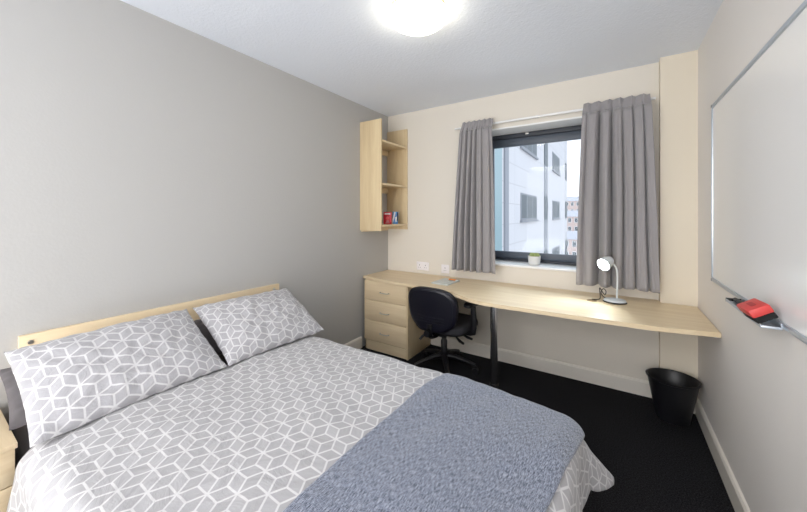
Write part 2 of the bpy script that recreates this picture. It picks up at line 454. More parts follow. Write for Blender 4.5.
# ------------------------------------------------------------------ desk
DZ = .716
desk = thing('desk', 'long wavy-edged maple desktop spanning the wall below the window', 'desk', (-.8, 2.6, 0))
front = [(XL + .003, 2.545), (-1.9, 2.495), (-1.6, 2.455), (-1.35, 2.44), (-1.22, 2.43), (-1.13, 2.405), (-1.06, 2.37), (-1.0, 2.332), (-.95, 2.30), (-.90, 2.272), (-.84, 2.25), (-.77, 2.237), (-.68, 2.232), (-.5, 2.235), (-.2, 2.24), (.2, 2.26), (XR - .003, 2.32)]
poly = front + [(XR - .003, 2.897), (.270, 2.897), (.270, YB - .002), (XL + .003, YB - .002)]
obj('worktop', MB().prism(poly, DZ - .026, DZ, .0025), M['maple_x'], desk)
leg = obj('leg', MB().cyl((-.79, 2.53, .012), (-.79, 2.53, DZ - .034), .030, seg=32), M['chrome'], desk)
obj('leg_flange', MB().cyl((-.79, 2.53, DZ - .034), (-.79, 2.53, DZ - .0265), .05, seg=32), M['chrome'], leg)
obj('leg_foot', MB().cyl((-.79, 2.53, 0), (-.79, 2.53, .0125), .034, seg=32), M['black_plastic'], leg)
gm = MB().lathe([(0, DZ + .0012), (.024, DZ + .0012), (.026, DZ + .003), (.031, DZ + .003), (.033, DZ), (0, DZ)], 32, Matrix.Translation((-.135, 2.70, 0)))
obj('cable_grommet', gm, plain('brown_plastic', (.25, .17, .09), .5), desk)
obj('wall_batten', MB().box(XR - .014, XR - .001, 2.40, 2.88, DZ - .052, DZ - .0265, .002), M['white_pvc'], desk)

# drawer unit
du = thing('drawer_unit', 'three-drawer maple pedestal under the left end of the desk', 'drawer unit', (-1.84, 2.74, 0))
X0, X1, FY = -2.095, -1.583, 2.52
DT = DZ - .027
cs = MB()
cs.box(X0, X0 + .018, FY + .02, 2.955, 0, DT, .001); cs.box(X1 - .018, X1, FY + .001, 2.955, 0, DT, .001)
cs.box(X0 + .018, X1 - .018, 2.935, 2.955, .05, DT); cs.box(X0 + .018, X1 - .018, FY + .02, 2.935, DT - .018, DT); cs.box(X0 + .018, X1 - .018, FY + .02, 2.935, .092, .11)
obj('carcass', cs, M['maple_z'], du)
obj('plinth', MB().box(X0 + .018, X1 - .018, FY + .012, FY + .03, 0, .0915), M['maple_x'], du)
for za, zb2 in ((.496, DT - .004), (.298, .492), (.100, .294)):
    d = obj('drawer', MB().box(X0, X1 - .0185, FY, FY + .0195, za, zb2, .0015), M['maple_x'], du)
    cxh = (X0 + X1) / 2 - .005; zc = (za + zb2) / 2 - .008
    pts = [(cxh - .05, FY, zc), (cxh - .05, FY - .014, zc), (cxh - .042, FY - .024, zc), (cxh - .02, FY - .027, zc), (cxh + .02, FY - .027, zc), (cxh + .042, FY - .024, zc), (cxh + .05, FY - .014, zc), (cxh + .05, FY, zc)]
    obj('handle', MB().tube(pts, .0045), M['brushed'], d)
    bx = MB(); bx.box(X0 + .03, X1 - .035, FY + .02, FY + .38, za + .02, za + .03); obj('drawer_box', bx, M['maple_y'], d)

# ------------------------------------------------------------------ sockets
def socket(loc, w, gang, label):
    t = thing('wall_socket', label, 'socket', loc)
    x, y, z = loc
    p = obj('face_plate', MB().box(x - w / 2, x + w / 2, y - .010, y, z, z + .086, .004), M['socket'], t)
    for k in range(gang):
        cx = x + (k - (gang - 1) / 2) * .07
        h = MB().box(cx - .003, cx + .003, y - .0112, y - .0095, z + .048, z + .057); h.box(cx - .013, cx - .006, y - .0112, y - .0095, z + .026, z + .030); h.box(cx + .006, cx + .013, y - .0112, y - .0095, z + .026, z + .030)
        obj('pin_hole', h, M['dark_print'], p)
        if gang == 2: obj('switch', MB().box(cx - .022, cx - .012, y - .0135, y - .0095, z + .060, z + .074, .0015), M['white_pvc'], p)
    return t
socket((-1.685, YB, .752), .146, 2, 'white double wall socket above the desk left of the curtain')
socket((-1.425, YB, .745), .086, 1, 'white single wall socket just left of the hanging curtain')

# ------------------------------------------------------------------ shelf unit
sh = thing('wall_shelf', 'maple open wall shelf unit high in the left back corner', 'shelf', (-2.0, 2.74, 1.175))
SX1 = -1.872; ZS0, ZS1 = 1.175, 2.255
obj('side_panel', MB().box(XL + .001, SX1, 2.497, 2.515, ZS0, ZS1, .001), M['maple_z'], sh)
obj('side_panel', MB().box(XL + .001, SX1, 2.960, 2.978, ZS0, ZS1, .001), M['maple_z'], sh)
for z in (2.06, 1.642, 1.235):
    obj('shelf_board', MB().box(XL + .001, SX1 - .004, 2.5155, 2.9595, z - .018, z, .001), M['maple_y'], sh)
    obj('shelf_rail', MB().box(XL + .001, XL + .017, 2.5155, 2.9595, z - .075, z - .0185, .001), M['maple_y'], sh)

# two small booklets on the bottom shelf
bz = 1.2352
t = thing('booklet', 'small red booklet with white lettering on the bottom wall shelf', 'book', (-1.965, 2.735, bz), math.radians(25), group='small booklets on the wall shelf')
obj('cover', MB().box(-.042, .042, -.006, .006, 0, .125, .001), M['red_print'], t, world=False)
for bb_ in ((-.030, .030, .100, .112), (-.014, .014, .030, .034), (-.020, .020, .012, .016)):
    obj('printed_lettering', MB().box(bb_[0], bb_[1], -.0068, -.0061, bb_[2], bb_[3]), M['pale_print'], t, world=False)
g = MB().lathe([(0, 0), (.018, 0), (.018, .0007), (.013, .0007), (.013, 0)], 24, Matrix.Translation((0, -.0061, .062)) @ Matrix.Rotation(PI / 2, 4, 'X'))
obj('printed_emblem', g, plain('pink_print', (.75, .12, .13), .5), t, world=False)
t = thing('booklet', 'thin blue and white booklet leaning beside the red one on the wall shelf', 'book', (-1.925, 2.812, bz), math.radians(8), group='small booklets on the wall shelf')
lean = Matrix.Rotation(math.radians(3), 4, 'Y')
obj('cover', MB().box(-.032, .032, -.005, .005, .002, .128, .001, mat=lean), M['blue_print'], t, world=False)
g = MB(); g.prism([(-.030, .05), (-.012, .126), (.004, .126), (-.008, .06), (-.022, .008), (-.031, .01)], -.0, .0008, mat=lean @ Matrix.Translation((0, -.0052, 0)) @ Matrix.Rotation(PI / 2, 4, 'X'))
g.prism([(.008, .02), (.024, .03), (.018, .08), (.002, .07)], -.0, .0008, mat=lean @ Matrix.Translation((0, -.0052, 0)) @ Matrix.Rotation(PI / 2, 4, 'X'))
obj('printed_panel', g, M['pale_print'], t, world=False)
g = MB(); g.box(.020, .0319, -.0062, -.0052, .035, .126, mat=lean); obj('dark_stripe', g, M['dark_print'], t, world=False)

# ------------------------------------------------------------------ desk things
nb = thing('notebook', 'pale grey notebook lying flat on the desk above the chair', 'notebook', (-1.285, 2.70, DZ + .0004), math.radians(-3))
obj('pages', MB().box(-.078, .076, -.118, .118, .0015, .0095), M['paper'], nb, world=False)
obj('cover', MB().box(-.082, .080, -.123, .123, .0096, .0112, .0004).box(-.082, .080, -.123, .123, 0, .0014).box(-.083, -.0785, -.123, .123, 0, .0112), plain('grey_green_card', (.60, .63, .61), .5), nb, world=False)
og = thing('sticky_note_dispenser', 'small orange and white holder on the notebook', 'holder', (-1.255, 2.775, DZ + .0120), math.radians(-8))
obj('holder_body', MB().box(-.036, .036, -.014, .014, 0, .010, .003), M['orange'], og, world=False)
obj('white_tab', MB().box(.0365, .056, -.012, .012, 0, .006, .001), M['pale_print'], og, world=False)

# desk lamp
lp = thing('desk_lamp', 'small pale grey desk lamp switched on in front of the right curtain', 'lamp', (.004, 2.73, DZ + .0004))
lx, ly = .004, 2.73
obj('base', MB().lathe([(0, .004), (.070, .004), (.076, .010), (.070, .020), (.045, .026), (.012, .030), (0, .030)], 40, Matrix.Translation((lx, ly, DZ)), 0.92, .80), M['lamp_white'], lp)
obj('base_rim', MB().lathe([(0, .0005), (.078, .0005), (.080, .0045), (.074, .0115), (.0775, .005), (.06, .0038), (0, .0038)], 40, Matrix.Translation((lx, ly, DZ)), 0.92, .80), M['black_plastic'], lp)
hx, hy, hz = -.040, 2.70, 1.000
pts = [(lx + .012, ly, DZ + .028), (lx + .014, ly, DZ + .10), (lx + .016, ly, DZ + .17), (lx + .014, ly - .002, DZ + .22), (lx + .006, ly - .006, DZ + .255), (hx + .025, hy + .018, hz - .006)]
sm = []
for i in range(len(pts) - 1):
    a, b = Vector(pts[i]), Vector(pts[i + 1])
    for k in range(4): sm.append(a.lerp(b, k / 4))
sm.append(Vector(pts[-1]))
for _ in range(4): sm = [sm[0]] + [(sm[i - 1] + sm[i] * 2 + sm[i + 1]) / 4 for i in range(1, len(sm) - 1)] + [sm[-1]]
obj('gooseneck', MB().tube(sm, .0058, 12), M['lamp_white'], lp)
axis = Vector((-.50, -.72, -.36)).normalized()
HM = Matrix.Translation(Vector((hx, hy, hz)) - axis * .035) @ axis.to_track_quat('Z', 'Y').to_matrix().to_4x4()
shd = obj('lamp_shade', MB().lathe([(0, -.012), (.014, -.010), (.026, 0), (.036, .022), (.043, .055), (.046, .082), (.043, .082), (.040, .055), (.033, .024), (.022, .004), (0, .002)], 36, HM), M['lamp_white'], lp)
obj('bulb', MB().lathe([(0, .040), (.018, .042), (.034, .052), (.0395, .066), (.030, .074), (.015, .078), (0, .079)], 32, HM), M['bulb'], lp)
cb = [(lx - .05, ly + .045, DZ + .012), (lx - .075, ly + .055, DZ + .02), (lx - .088, ly + .05, DZ + .05), (lx - .07, ly + .05, DZ + .085), (lx - .05, ly + .052, DZ + .06), (lx - .06, ly + .055, DZ + .025), (lx - .085, ly + .05, DZ + .07), (lx - .095, ly + .04, DZ + .09), (lx - .09, ly + .04, DZ + .04), (lx - .085, ly + .0, DZ + .006), (-.135, 2.715, DZ + .006)]
sm = []
for i in range(len(cb) - 1):
    for k in range(4): sm.append(Vector(cb[i]).lerp(Vector(cb[i + 1]), k / 4))
sm.append(Vector(cb[-1]))
for _ in range(3): sm = [sm[0]] + [(sm[i - 1] + sm[i] * 2 + sm[i + 1]) / 4 for i in range(1, len(sm) - 1)] + [sm[-1]]
obj('power_cord', MB().tube(sm, .003, 8), M['black_plastic'], lp)

# plant on the sill
pp = thing('potted_succulent', 'tiny green succulent in a white pot on the window sill', 'plant', (-.600, 3.08, .8864))
pp.scale = (1.12, 1.12, 1.25)
obj('pot', MB().lathe([(0, 0), (.036, 0), (.042, .006), (.046, .03), (.048, .062), (.045, .062), (.043, .045), (0, .045)], 36), M['pot'], pp, world=False)
obj('soil', MB().lathe([(0, .0455), (.0425, .0455), (.04, .050), (0, .052)], 24), M['soil'], pp, world=False)
r3 = random.Random(5)
for k in range(3):
    a = k * 2.1 + .4; ox, oy = .019 * math.cos(a), .019 * math.sin(a)
    mb = MB()
    for ring, (n, tilt, ln) in enumerate(((7, 60, .030), (6, 36, .032), (4, 12, .032))):
        for i in range(n):
            b_ = 2 * PI * i / n + ring * .5
            mt = Matrix.Translation((ox, oy, .056)) @ Matrix.Rotation(b_, 4, 'Z') @ Matrix.Rotation(math.radians(tilt), 4, 'Y')
            mb.lathe([(0, 0), (.0035, .003), (.0062, ln * .5), (.004, ln * .85), (0, ln)], 8, mt, 1, .55)
    obj('leaf_rosette', mb, M['succulent'], pp, world=False)

# ------------------------------------------------------------------ office chair (local frame: faces +y)
ch = thing('office_chair', 'black swivel office chair tucked under the desk beside the drawers', 'chair', (-1.235, 2.555, 0), math.radians(-4))
def P(name, mb, mat, par=None, sm=50): return obj(name, mb, mat, par or ch, sm, world=False)
for k in range(5):
    a = math.radians(18 + 72 * k)
    c, s_ = math.cos(a), math.sin(a)
    lg = P('leg', MB().tube([(c * .025, s_ * .025, .125), (c * .10, s_ * .10, .118), (c * .2, s_ * .2, .092), (c * .265, s_ * .265, .070)], .02, 12, rs=[.028, .024, .019, .016], flat=.8), M['black_plastic'])
    mb = MB()
    for sd in (-1, 1):
        o0 = Vector((c * .265, s_ * .265, .026)); n = Vector((-s_, c, 0))
        mb.cyl(o0 + n * sd * .006, o0 + n * sd * .022, .025, seg=20)
    mb.cyl((c * .265, s_ * .265, .026), (c * .265, s_ * .265, .066), .008)
    mb.box(-.02, .02, -.006, .006, .026, .058, .004, mat=Matrix.Translation((c * .265, s_ * .265, 0)) @ Matrix.Rotation(a, 4, 'Z'))
    P('caster', mb, M['black_plastic'], lg)
P('hub', MB().lathe([(0, .09), (.03, .09), (.042, .11), (.042, .145), (.03, .155), (0, .155)], 28), M['black_plastic'])
P('gas_column', MB().lathe([(0, .14), (.027, .15), (.027, .25), (.021, .255), (.021, .33), (0, .33)], 24), M['black_plastic'])
P('mechanism', MB().box(-.075, .075, -.12, .10, .315, .352, .01).cyl((-.09, -.02, .335), (.09, -.02, .335), .015), M['black_plastic'])
def lever(p): P('lever', MB().tube(p, .006, 8, rs=[.006] * (len(p) - 2) + [.012, .010]), M['black_plastic'])
lever([(.07, -.02, .33), (.13, -.04, .325), (.18, -.06, .30), (.22, -.07, .29)])
lever([(.07, .05, .33), (.14, .05, .32), (.20, .05, .30), (.24, .05, .295)])
lever([(-.07, -.05, .33), (-.12, -.09, .31), (-.15, -.12, .28), (-.16, -.14, .26)])
def rrect(w, d, r, n=8):
    out = []
    for cx, cy, a0 in ((w / 2 - r, d / 2 - r, 0), (-w / 2 + r, d / 2 - r, 90), (-w / 2 + r, -d / 2 + r, 180), (w / 2 - r, -d / 2 + r, 270)):
        for k in range(n + 1):
            a = math.radians(a0 + 90 * k / n); out.append((cx + r * math.cos(a), cy + r * math.sin(a)))
    return out
def cushion(mb, outline, layers, mat=None, bend=None):
    """layers: (scale, z) stacked rounded outlines -> puffy slab"""
    rings = []
    for sc, z in layers:
        ring = []
        for x, y in outline:
            v = Vector((x * sc, y * sc, z))
            ring.append(mb.bm.verts.new(bend(v) if bend else v))
        rings.append(ring)
    n = len(outline)
    for a, b in zip(rings, rings[1:]):
        for i in range(n):
            j = (i + 1) % n; mb.bm.faces.new((a[i], a[j], b[j], b[i]))
    mb.bm.faces.new(list(reversed(rings[0]))); mb.bm.faces.new(rings[-1])
    if mat is not None: bmesh.ops.transform(mb.bm, matrix=mat, verts=[v for r in rings for v in r])
    return mb
mb = MB(); cushion(mb, rrect(.47, .44, .12), [(.93, .362), (.99, .372), (1, .392), (.985, .412), (.93, .426), (.8, .432), (.5, .430), (.2, .427)], Matrix.Translation((0, .05, 0)))
P('seat', mb, M['chair_fabric'])
mb = MB(); cushion(mb, rrect(.45, .42, .12), [(.85, .348), (.98, .353), (1, .361)], Matrix.Translation((0, .05, 0)))
P('seat_pan', mb, M['black_plastic'])
# backrest: outline in x/z, thickness in y, gently curved and leaning
BC = Vector((-.008, -.205, .560))
BM = Matrix.Translation(BC) @ Matrix.Rotation(math.radians(6), 4, 'X') @ Matrix.Rotation(PI / 2, 4, 'X')
out = []
for k in range(64):
    a = 2 * PI * k / 64; c, s_ = math.cos(a), math.sin(a)
    e = 2 / 2.9
    x = .228 * abs(c) ** e * (1 if c >= 0 else -1); y = .180 * abs(s_) ** e * (1 if s_ >= 0 else -1)
    x *= 1 + .06 * (y / .180) * -1 * -.6
    if y < 0: x *= 1 - .10 * (y / .180) ** 2
    out.append((x, y))
bend = lambda v: Vector((v.x, v.y, v.z - .55 * v.x * v.x + .25 * v.y * v.y))
# +z in this frame points to -y (towards the camera)
mb = MB(); cushion(mb, out, [(.70, -.052), (.9, -.046), (.985, -.030), (1, -.012), (.99, -.002)], BM, bend)
P('backrest', mb, M['chair_fabric'])
mb = MB(); cushion(mb, out, [(1.0, -.0015), (1.015, .004), (1.01, .014), (.97, .022), (.90, .026), (.89, .0235), (.7, .026), (.4, .028), (.1, .028)], BM, bend)
sl = P('back_shell', mb, M['shell'])
for k in range(3):
    yy = -.055 - .022 * k
    mb = MB().tube([BM @ bend(Vector((x, yy, .0275))) for x in [-.13 + .026 * i for i in range(11)]], .003, 8)
    P('shell_rib', mb, M['shell'], sl)
P('back_bracket', MB().tube([(0, -.08, .332), (0, -.15, .325), (.003, -.215, .335), (.005, -.245, .375), (.005, -.245, .45)], .02, 10, rs=[.022, .022, .022, .024, .024], flat=.5), M['black_plastic'])
P('adjuster_knob', MB().lathe([(0, 0), (.026, 0), (.03, .008), (.026, .026), (0, .028)], 20, Matrix.Translation((.005, -.262, .385)) @ Matrix.Rotation(PI / 2, 4, 'X')), M['black_plastic'])
for sd in (1, -1):
    ax = sd * .262
    ar = P('armrest', MB().tube([(sd * .17, .02, .352), (sd * .235, .02, .352), (ax, .02, .36), (ax + sd * .004, .02, .40), (ax + sd * .004, .02, .48), (ax, .02, .592)], .016, 10, rs=[.016, .016, .018, .02, .02, .016], flat=1.3), M['black_plastic'])
    mb = MB(); cushion(mb, rrect(.075, .23, .035), [(.9, .590), (1, .598), (1, .612), (.88, .622)], Matrix.Translation((ax, .01, 0)))
    P('arm_pad', mb, M['black_plastic'], ar)

# ------------------------------------------------------------------ waste bin
wbn = tag(obj('waste_bin', MB().lathe([(0, .006), (.082, .006), (.084, 0), (.090, .003), (.116, .14), (.138, .258), (.146, .262), (.147, .270), (.140, .273), (.134, .268), (.112, .14), (.086, .012), (0, .012)], 56, None, .97, .88), M['bin'], None, 50), 'black plastic waste bin on the carpet in the right back corner', 'bin')
wbn.location = (.320, 2.738, .0005)

# ------------------------------------------------------------------ whiteboard on the right wall
wz0, wz1, wy0, wy1 = .965, 1.940, 1.25, 2.452
wh = thing('whiteboard', 'wall-mounted whiteboard with slim aluminium frame', 'whiteboard', (XR - .01, 1.85, wz0))
obj('writing_surface', MB().box(XR - .012, XR - .001, wy0 + .008, wy1 - .008, wz0 + .008, wz1 - .008), M['whiteboard'], wh)
ft = .019
for (a0, a1, b0, b1) in ((wy0, wy1, wz0, wz0 + ft), (wy0, wy1, wz1 - ft, wz1), (wy0, wy0 + ft, wz0 + ft, wz1 - ft), (wy1 - .010, wy1, wz0 + ft, wz1 - ft)):
    obj('frame_bar', MB().box(XR - .018, XR - .0005, a0, a1, b0, b1, .003), M['alu'], wh)
for yy in (wy0, wy1):
    for zz in (wz0, wz1):
        sy = 1 if yy == wy0 else -1; sz = 1 if zz == wz0 else -1
        obj('corner_cap', MB().box(XR - .0195, XR - .0004, min(yy - sy * .001, yy + sy * .014), max(yy - sy * .001, yy + sy * .014), min(zz - sz * .001, zz + sz * .014), max(zz - sz * .001, zz + sz * .014), .002), plain('grey_plastic', (.3, .31, .33), .5), wh)
# pen tray clipped below the frame
tr_ = obj('pen_tray', MB().box(XR - .066, XR - .019, 1.535, 1.925, wz0 - .004, wz0 - .0015).box(XR - .068, XR - .0655, 1.535, 1.925, wz0 - .004, wz0 + .006).box(XR - .021, XR - .0185, 1.535, 1.925, wz0 - .0015, wz0 + .016), M['alu'], wh)
obj('tray_end', MB().box(XR - .068, XR - .019, 1.925, 1.931, wz0 - .006, wz0 + .010, .001), M['black_plastic'], tr_)
obj('tray_end', MB().box(XR - .067, XR - .019, 1.531, 1.535, wz0 - .004, wz0 + .004, .001), M['alu'], tr_)
# marker
mk = thing('marker_pen', 'black marker pen lying in the whiteboard tray behind the eraser', 'pen', (XR - .042, 1.86, wz0 - .0014))
obj('barrel', MB().cyl((XR - .042, 1.805, wz0 + .0086), (XR - .042, 1.865, wz0 + .0086), .0095), M['black_plastic'], mk)
obj('cap', MB().cyl((XR - .042, 1.866, wz0 + .0086), (XR - .042, 1.912, wz0 + .0086), .0098, .0085), M['black_plastic'], mk)
obj('label_band', MB().cyl((XR - .042, 1.775, wz0 + .0086), (XR - .042, 1.804, wz0 + .0086), .0092), M['pale_print'], mk)
# eraser
EM = Matrix.Translation((XR - .060, 1.600, wz0 + .036)) @ Matrix.Rotation(math.radians(-32), 4, 'Y') @ Matrix.Rotation(math.radians(3), 4, 'Z')
er = thing('board_eraser', 'red and black whiteboard eraser resting on the tray', 'eraser', (XR - .060, 1.600, wz0))
obj('grip', MB().box(-.030, .030, -.056, .056, -.004, .024, .005, mat=EM), M['red_plastic'], er)
obj('grip_recess', MB().prism([(x, y) for x, y in rrect(.016, .05, .007)], .0242, .0248, mat=EM), plain('dark_red_plastic', (.42, .03, .03), .5), er)
obj('felt_pad', MB().box(-.028, .028, -.054, .054, -.024, -.0042, .003, mat=EM), M['felt'], er)

# ------------------------------------------------------------------ ceiling light
cl = thing('ceiling_light', 'round glowing dome light fixed flat to the ceiling', 'light', (-.89, 1.52, ZC - .09))
LM = Matrix.Translation((-.89, 1.52, ZC))
obj('base_ring', MB().lathe([(0, -.001), (.150, -.001), (.153, -.006), (.153, -.014), (.148, -.0165), (0, -.016)], 56, LM), M['brass'], cl)
dm = [(0, -.017), (.150, -.017), (.158, -.021)]
for k in range(1, 13):
    a = k / 12 * PI / 2; dm.append((.160 * math.cos(a), -.0265 - .070 * math.sin(a)))
dm[-1] = (0, dm[-1][1])
obj('glass_dome', MB().lathe(dm, 56, LM), M['dome'], cl)

# ------------------------------------------------------------------ bed
BX0, BX1, BY0, BY1 = -2.09, -.135, .245, 1.475
bed = thing('bed', 'double bed with a plain maple headboard against the grey wall', 'bed', (-1.1, .86, 0))
hb = obj('headboard', MB().box(XL + .001, XL + .026, .272, 1.545, .16, .815, .002), M['maple_y'], bed)
for y in (.305, 1.50):
    obj('bolt_cap', MB().cyl((XL + .0262, y, .783), (XL + .0285, y, .783), .0095).cyl((XL + .0285, y, .783), (XL + .031, y, .783), .006), M['brushed'], hb)
obj('divan_base', MB().box(BX0, BX1, BY0 + .01, BY1 - .01, .07, .29, .015), M['bed_base'], bed)
for x in (BX0 + .1, BX1 - .1):
    for y in (BY0 + .1, BY1 - .1):
        obj('leg', MB().cyl((x, y, 0), (x, y, .0695), .022, .026), M['black_plastic'], bed)
mt_ = obj('mattress', MB().box(BX0, BX1 - .02, BY0, BY1 - .02, .2915, .500, .04, 4), M['sheet'])
center(mt_); tag(mt_, 'mattress in a dark grey fitted sheet showing beside the nightstand', 'mattress')

# cloth draped over the mattress block
R_ = .075
def drape(u, v, top, x_in, y0_in, y1_in, lift, flare=.28, amp=1.0, side=.05):
    """u = x along bed on flat cloth; v = y on flat cloth; anything past the inset rectangle rolls over the edge"""
    du = max(0, u - x_in)
    dv = max(0, v - y1_in) if v > y1_in else -max(0, y0_in - v)
    rho = math.hypot(du, dv)
    bx = min(u, x_in); by = min(max(v, y0_in), y1_in)
    r = R_ + lift
    puff = .020 * (1 - min(1, abs((v - .86) / .62)) ** 4) * amp
    wr = .010 * nz(u * 3.2, v * 3.2, 1) + .006 * nz(u * 9, v * 6, 4) + .003 * nz(u * 20, v * 16, 8)
    ridge = .0
    z = top + lift + puff + wr * amp
    z -= .034 * max(0, 1 - math.hypot(u - x_in - .03, v - y1_in - .03) / .36) ** 1.3
    if rho < 1e-9: return Vector((bx, by, z))
    d = Vector((du, dv)) / rho
    cap = R_ * PI / 2 + .245
    if rho > cap and abs(d.x * d.y) > .02: rho = cap + (rho - cap) * .45
    arc = r * PI / 2
    sin2 = abs(2 * d.x * d.y)
    if rho < arc:
        a = rho / r; out = r * math.sin(a); dz = r * (1 - math.cos(a))
    else:
        rest = rho - arc
        th = math.radians(side * 60 + 36 * sin2 ** 1.3 * flare / .28)
        out = r + rest * math.sin(th); dz = r + rest * math.cos(th)
        # soft vertical folds in the hanging part
        tcoord = (bx * 1.0 + by * 1.0) + math.atan2(d.y, max(d.x, 1e-6)) * .2
        out += min(1, rest / .1) * (.012 * math.sin(tcoord * 21 + 1.5 * nz(tcoord * 3, 0, 0)) + .008 * nz(tcoord * 9, rho * 4, 3)) * amp
    return Vector((bx + d.x * out, by + d.y * out, z - dz))
TOP = .548
xin, yin0, yin1 = BX1 - R_ + .035, BY0 + R_ - .035, BY1 - R_ + .03
HANG = .245
ARC = R_ * PI / 2
u0, u1 = -1.70, xin + ARC + HANG - .05
v0, v1 = yin0 - ARC - HANG + .03, yin1 + ARC + HANG - .03
dmb = MB()
def dfn(i, j):
    u = u0 + (u1 - u0) * i; v = v0 + (v1 - v0) * j
    p = drape(u, v, TOP, xin, yin0, yin1, 0)
    e = max(0, 1 - (u - u0) / .10)
    p.z -= .018 * e * e
    return p
dmb.grid(dfn, 150, 150, lambda i, j: (u0 + (u1 - u0) * i, v0 + (v1 - v0) * j))
dv_ = obj('duvet', dmb, M['duvet'], None, 180)
solidify(dv_, .022, -1)
tag(dv_, 'grey duvet with white cube-line pattern spread over the bed', 'duvet')
# make normals face up (outside)
me = dv_.data
if sum(p.normal.z for p in me.polygons) < 0: me.flip_normals()

# throw
tu0, tu1 = -.715, xin + ARC - .012
tv0, tv1 = v0 + .07, v1 - .10
tmb = MB()
def tfn(i, j):
    v = tv0 + (tv1 - tv0) * j
    ua = tu0 + .012 * nz(v * 3, 7, 0) + (.04 * max(0, (v - 1.25)) / .3) - .0 * v
    ub = tu1 - .15 * min(.6, max(0, 1.42 - v))
    u = ua + (ub - ua) * i
    return drape(u, v, TOP, xin, yin0, yin1, .0085)
tmb.grid(tfn, 80, 150, lambda i, j: (tu0 + (tu1 - tu0) * i, tv0 + (tv1 - tv0) * j))
th_ = obj('throw_blanket', tmb, M['throw'], None, 180)
me = th_.data
if sum(p.normal.z for p in me.polygons) < 0: me.flip_normals()
solidify(th_, .006, -1)
tag(th_, 'blue-grey woven throw laid across the foot of the bed', 'throw')

# pillows
def pillow(name, label, cat, center_, ang, w, h, T, mat, seed, rz=0, group=None, yaw=0):
    """local x: along the width (world y), local y: up the slope, local z: out of the face"""
    mb = MB()
    def surf(sign):
        def fn(i, j):
            a = 2 * i - 1; b_ = 2 * j - 1
            a_ = math.sin(a * PI / 2) * .35 + a * .65; c_ = math.sin(b_ * PI / 2) * .35 + b_ * .65
            px = w / 2 * a_ * (1 - .035 * (1 - c_ * c_)); py = h / 2 * c_ * (1 - .05 * (1 - a_ * a_))
            fx = (1 - abs(a_) ** 2.6); fy = (1 - abs(c_) ** 2.4)
            t = T / 2 * max(0, fx) ** .55 * max(0, fy) ** .55
            edge = min(1, 3 * min(1 - abs(a_), 1 - abs(c_)))
            wr = (.010 * nz(a_ * 2.5 + seed, c_ * 2.2, sign) + .006 * nz(a_ * 6 + seed, c_ * 5, 3) + .004 * abs(nz(a_ * 14, c_ * 4 + seed, 5))) * max(.15, edge)
            rim = .007 * nz(a_ * 7, c_ * 7, seed)
            return Vector((px, py + .006 * nz(a_ * 6, seed, 0), sign * (t + wr * (1 if t > .002 else 0)) + rim))
        return fn
    top = mb.grid(surf(1), 54, 42, lambda i, j: ((i - .5) * w + seed * .13, (j - .5) * h))
    bot = mb.grid(surf(-1), 54, 42, lambda i, j: ((i - .5) * w + .3, (j - .5) * h))
    bmesh.ops.remove_doubles(mb.bm, verts=mb.bm.verts, dist=.0008)
    o = obj(name, mb, mat, None, 60)
    # basis: local x -> world -y? keep handed: X=+y world, Y=up slope, Z=outwards
    ex = Vector((0, 1, 0)); ey = Vector((-math.cos(ang), 0, math.sin(ang))); ez = ex.cross(ey)
    m = Matrix((ex, ey, ez)).transposed().to_4x4()
    m = Matrix.Rotation(yaw, 4, 'Z') @ m @ Matrix.Rotation(rz, 4, 'Z')
    o.data.transform(m); o.location = center_
    tag(o, label, cat, group)
    return o
pg = 'patterned pillows leaning on the headboard'
A = math.radians(30)
pillow('pillow', 'large patterned pillow at the nightstand end of the bed', 'pillow', (-1.805, .550, .688), A, .652, .455, .16, M['pillowcase'], 1, math.radians(1.5), pg)
pillow('pillow', 'patterned pillow at the far end of the headboard nearer the desk', 'pillow', (-1.80, 1.205, .690), A, .625, .455, .16, M['pillowcase'], 4, math.radians(-1), pg)
dg = 'dark grey pillows behind the patterned ones'
pillow('pillow', 'dark grey pillow squashed behind the nightstand end patterned pillow', 'pillow', (-1.955, .522, .630), A, .62, .30, .085, M['sheet'], 8, 0, dg)
pillow('pillow', 'dark grey pillow squashed behind the far end patterned pillow', 'pillow', (-1.955, 1.16, .632), A, .62, .30, .085, M['sheet'], 9, 0, dg)

# ------------------------------------------------------------------ nightstand
ns = thing('nightstand', 'pale maple bedside cabinet between the wall and the near side of the bed', 'nightstand', (-1.92, .01, 0))
nx0, nx1, ny0, ny1 = XL + .018, -1.725, -.20, .215
obj('table_top', MB().box(nx0, nx1 + .008, ny0 - .006, ny1 + .004, .532, .550, .0015), M['maple_x'], ns)
cs = MB(); cs.box(nx0, nx1 - .018, ny0, ny0 + .018, 0, .5315); cs.box(nx0, nx1 - .018, ny1 - .018, ny1, 0, .5315); cs.box(nx0, nx0 + .01, ny0 + .018, ny1 - .018, .03, .5315); cs.box(nx0 + .01, nx1 - .018, ny0 + .018, ny1 - .018, .06, .078)
obj('carcass', cs, M['maple_z'], ns)
for za, zb2 in ((.408, .529), (.06, .404)):
    d = obj('drawer' if za > .3 else 'door', MB().box(nx1 - .0175, nx1, ny0 + .001, ny1 - .001, za, zb2, .0015), M['maple_y'], ns)
    zc = (za + zb2) / 2 if za > .3 else zb2 - .07
    obj('handle', MB().tube([(nx1, -.045, zc), (nx1 + .018, -.043, zc), (nx1 + .024, -.03, zc), (nx1 + .025, .03, zc), (nx1 + .018, .043, zc), (nx1, .045, zc)], .0045), M['brushed'], d)
obj('plinth', MB().box(nx1 - .05, nx1 - .035, ny0 + .018, ny1 - .018, 0, .0595), M['maple_y'], ns)

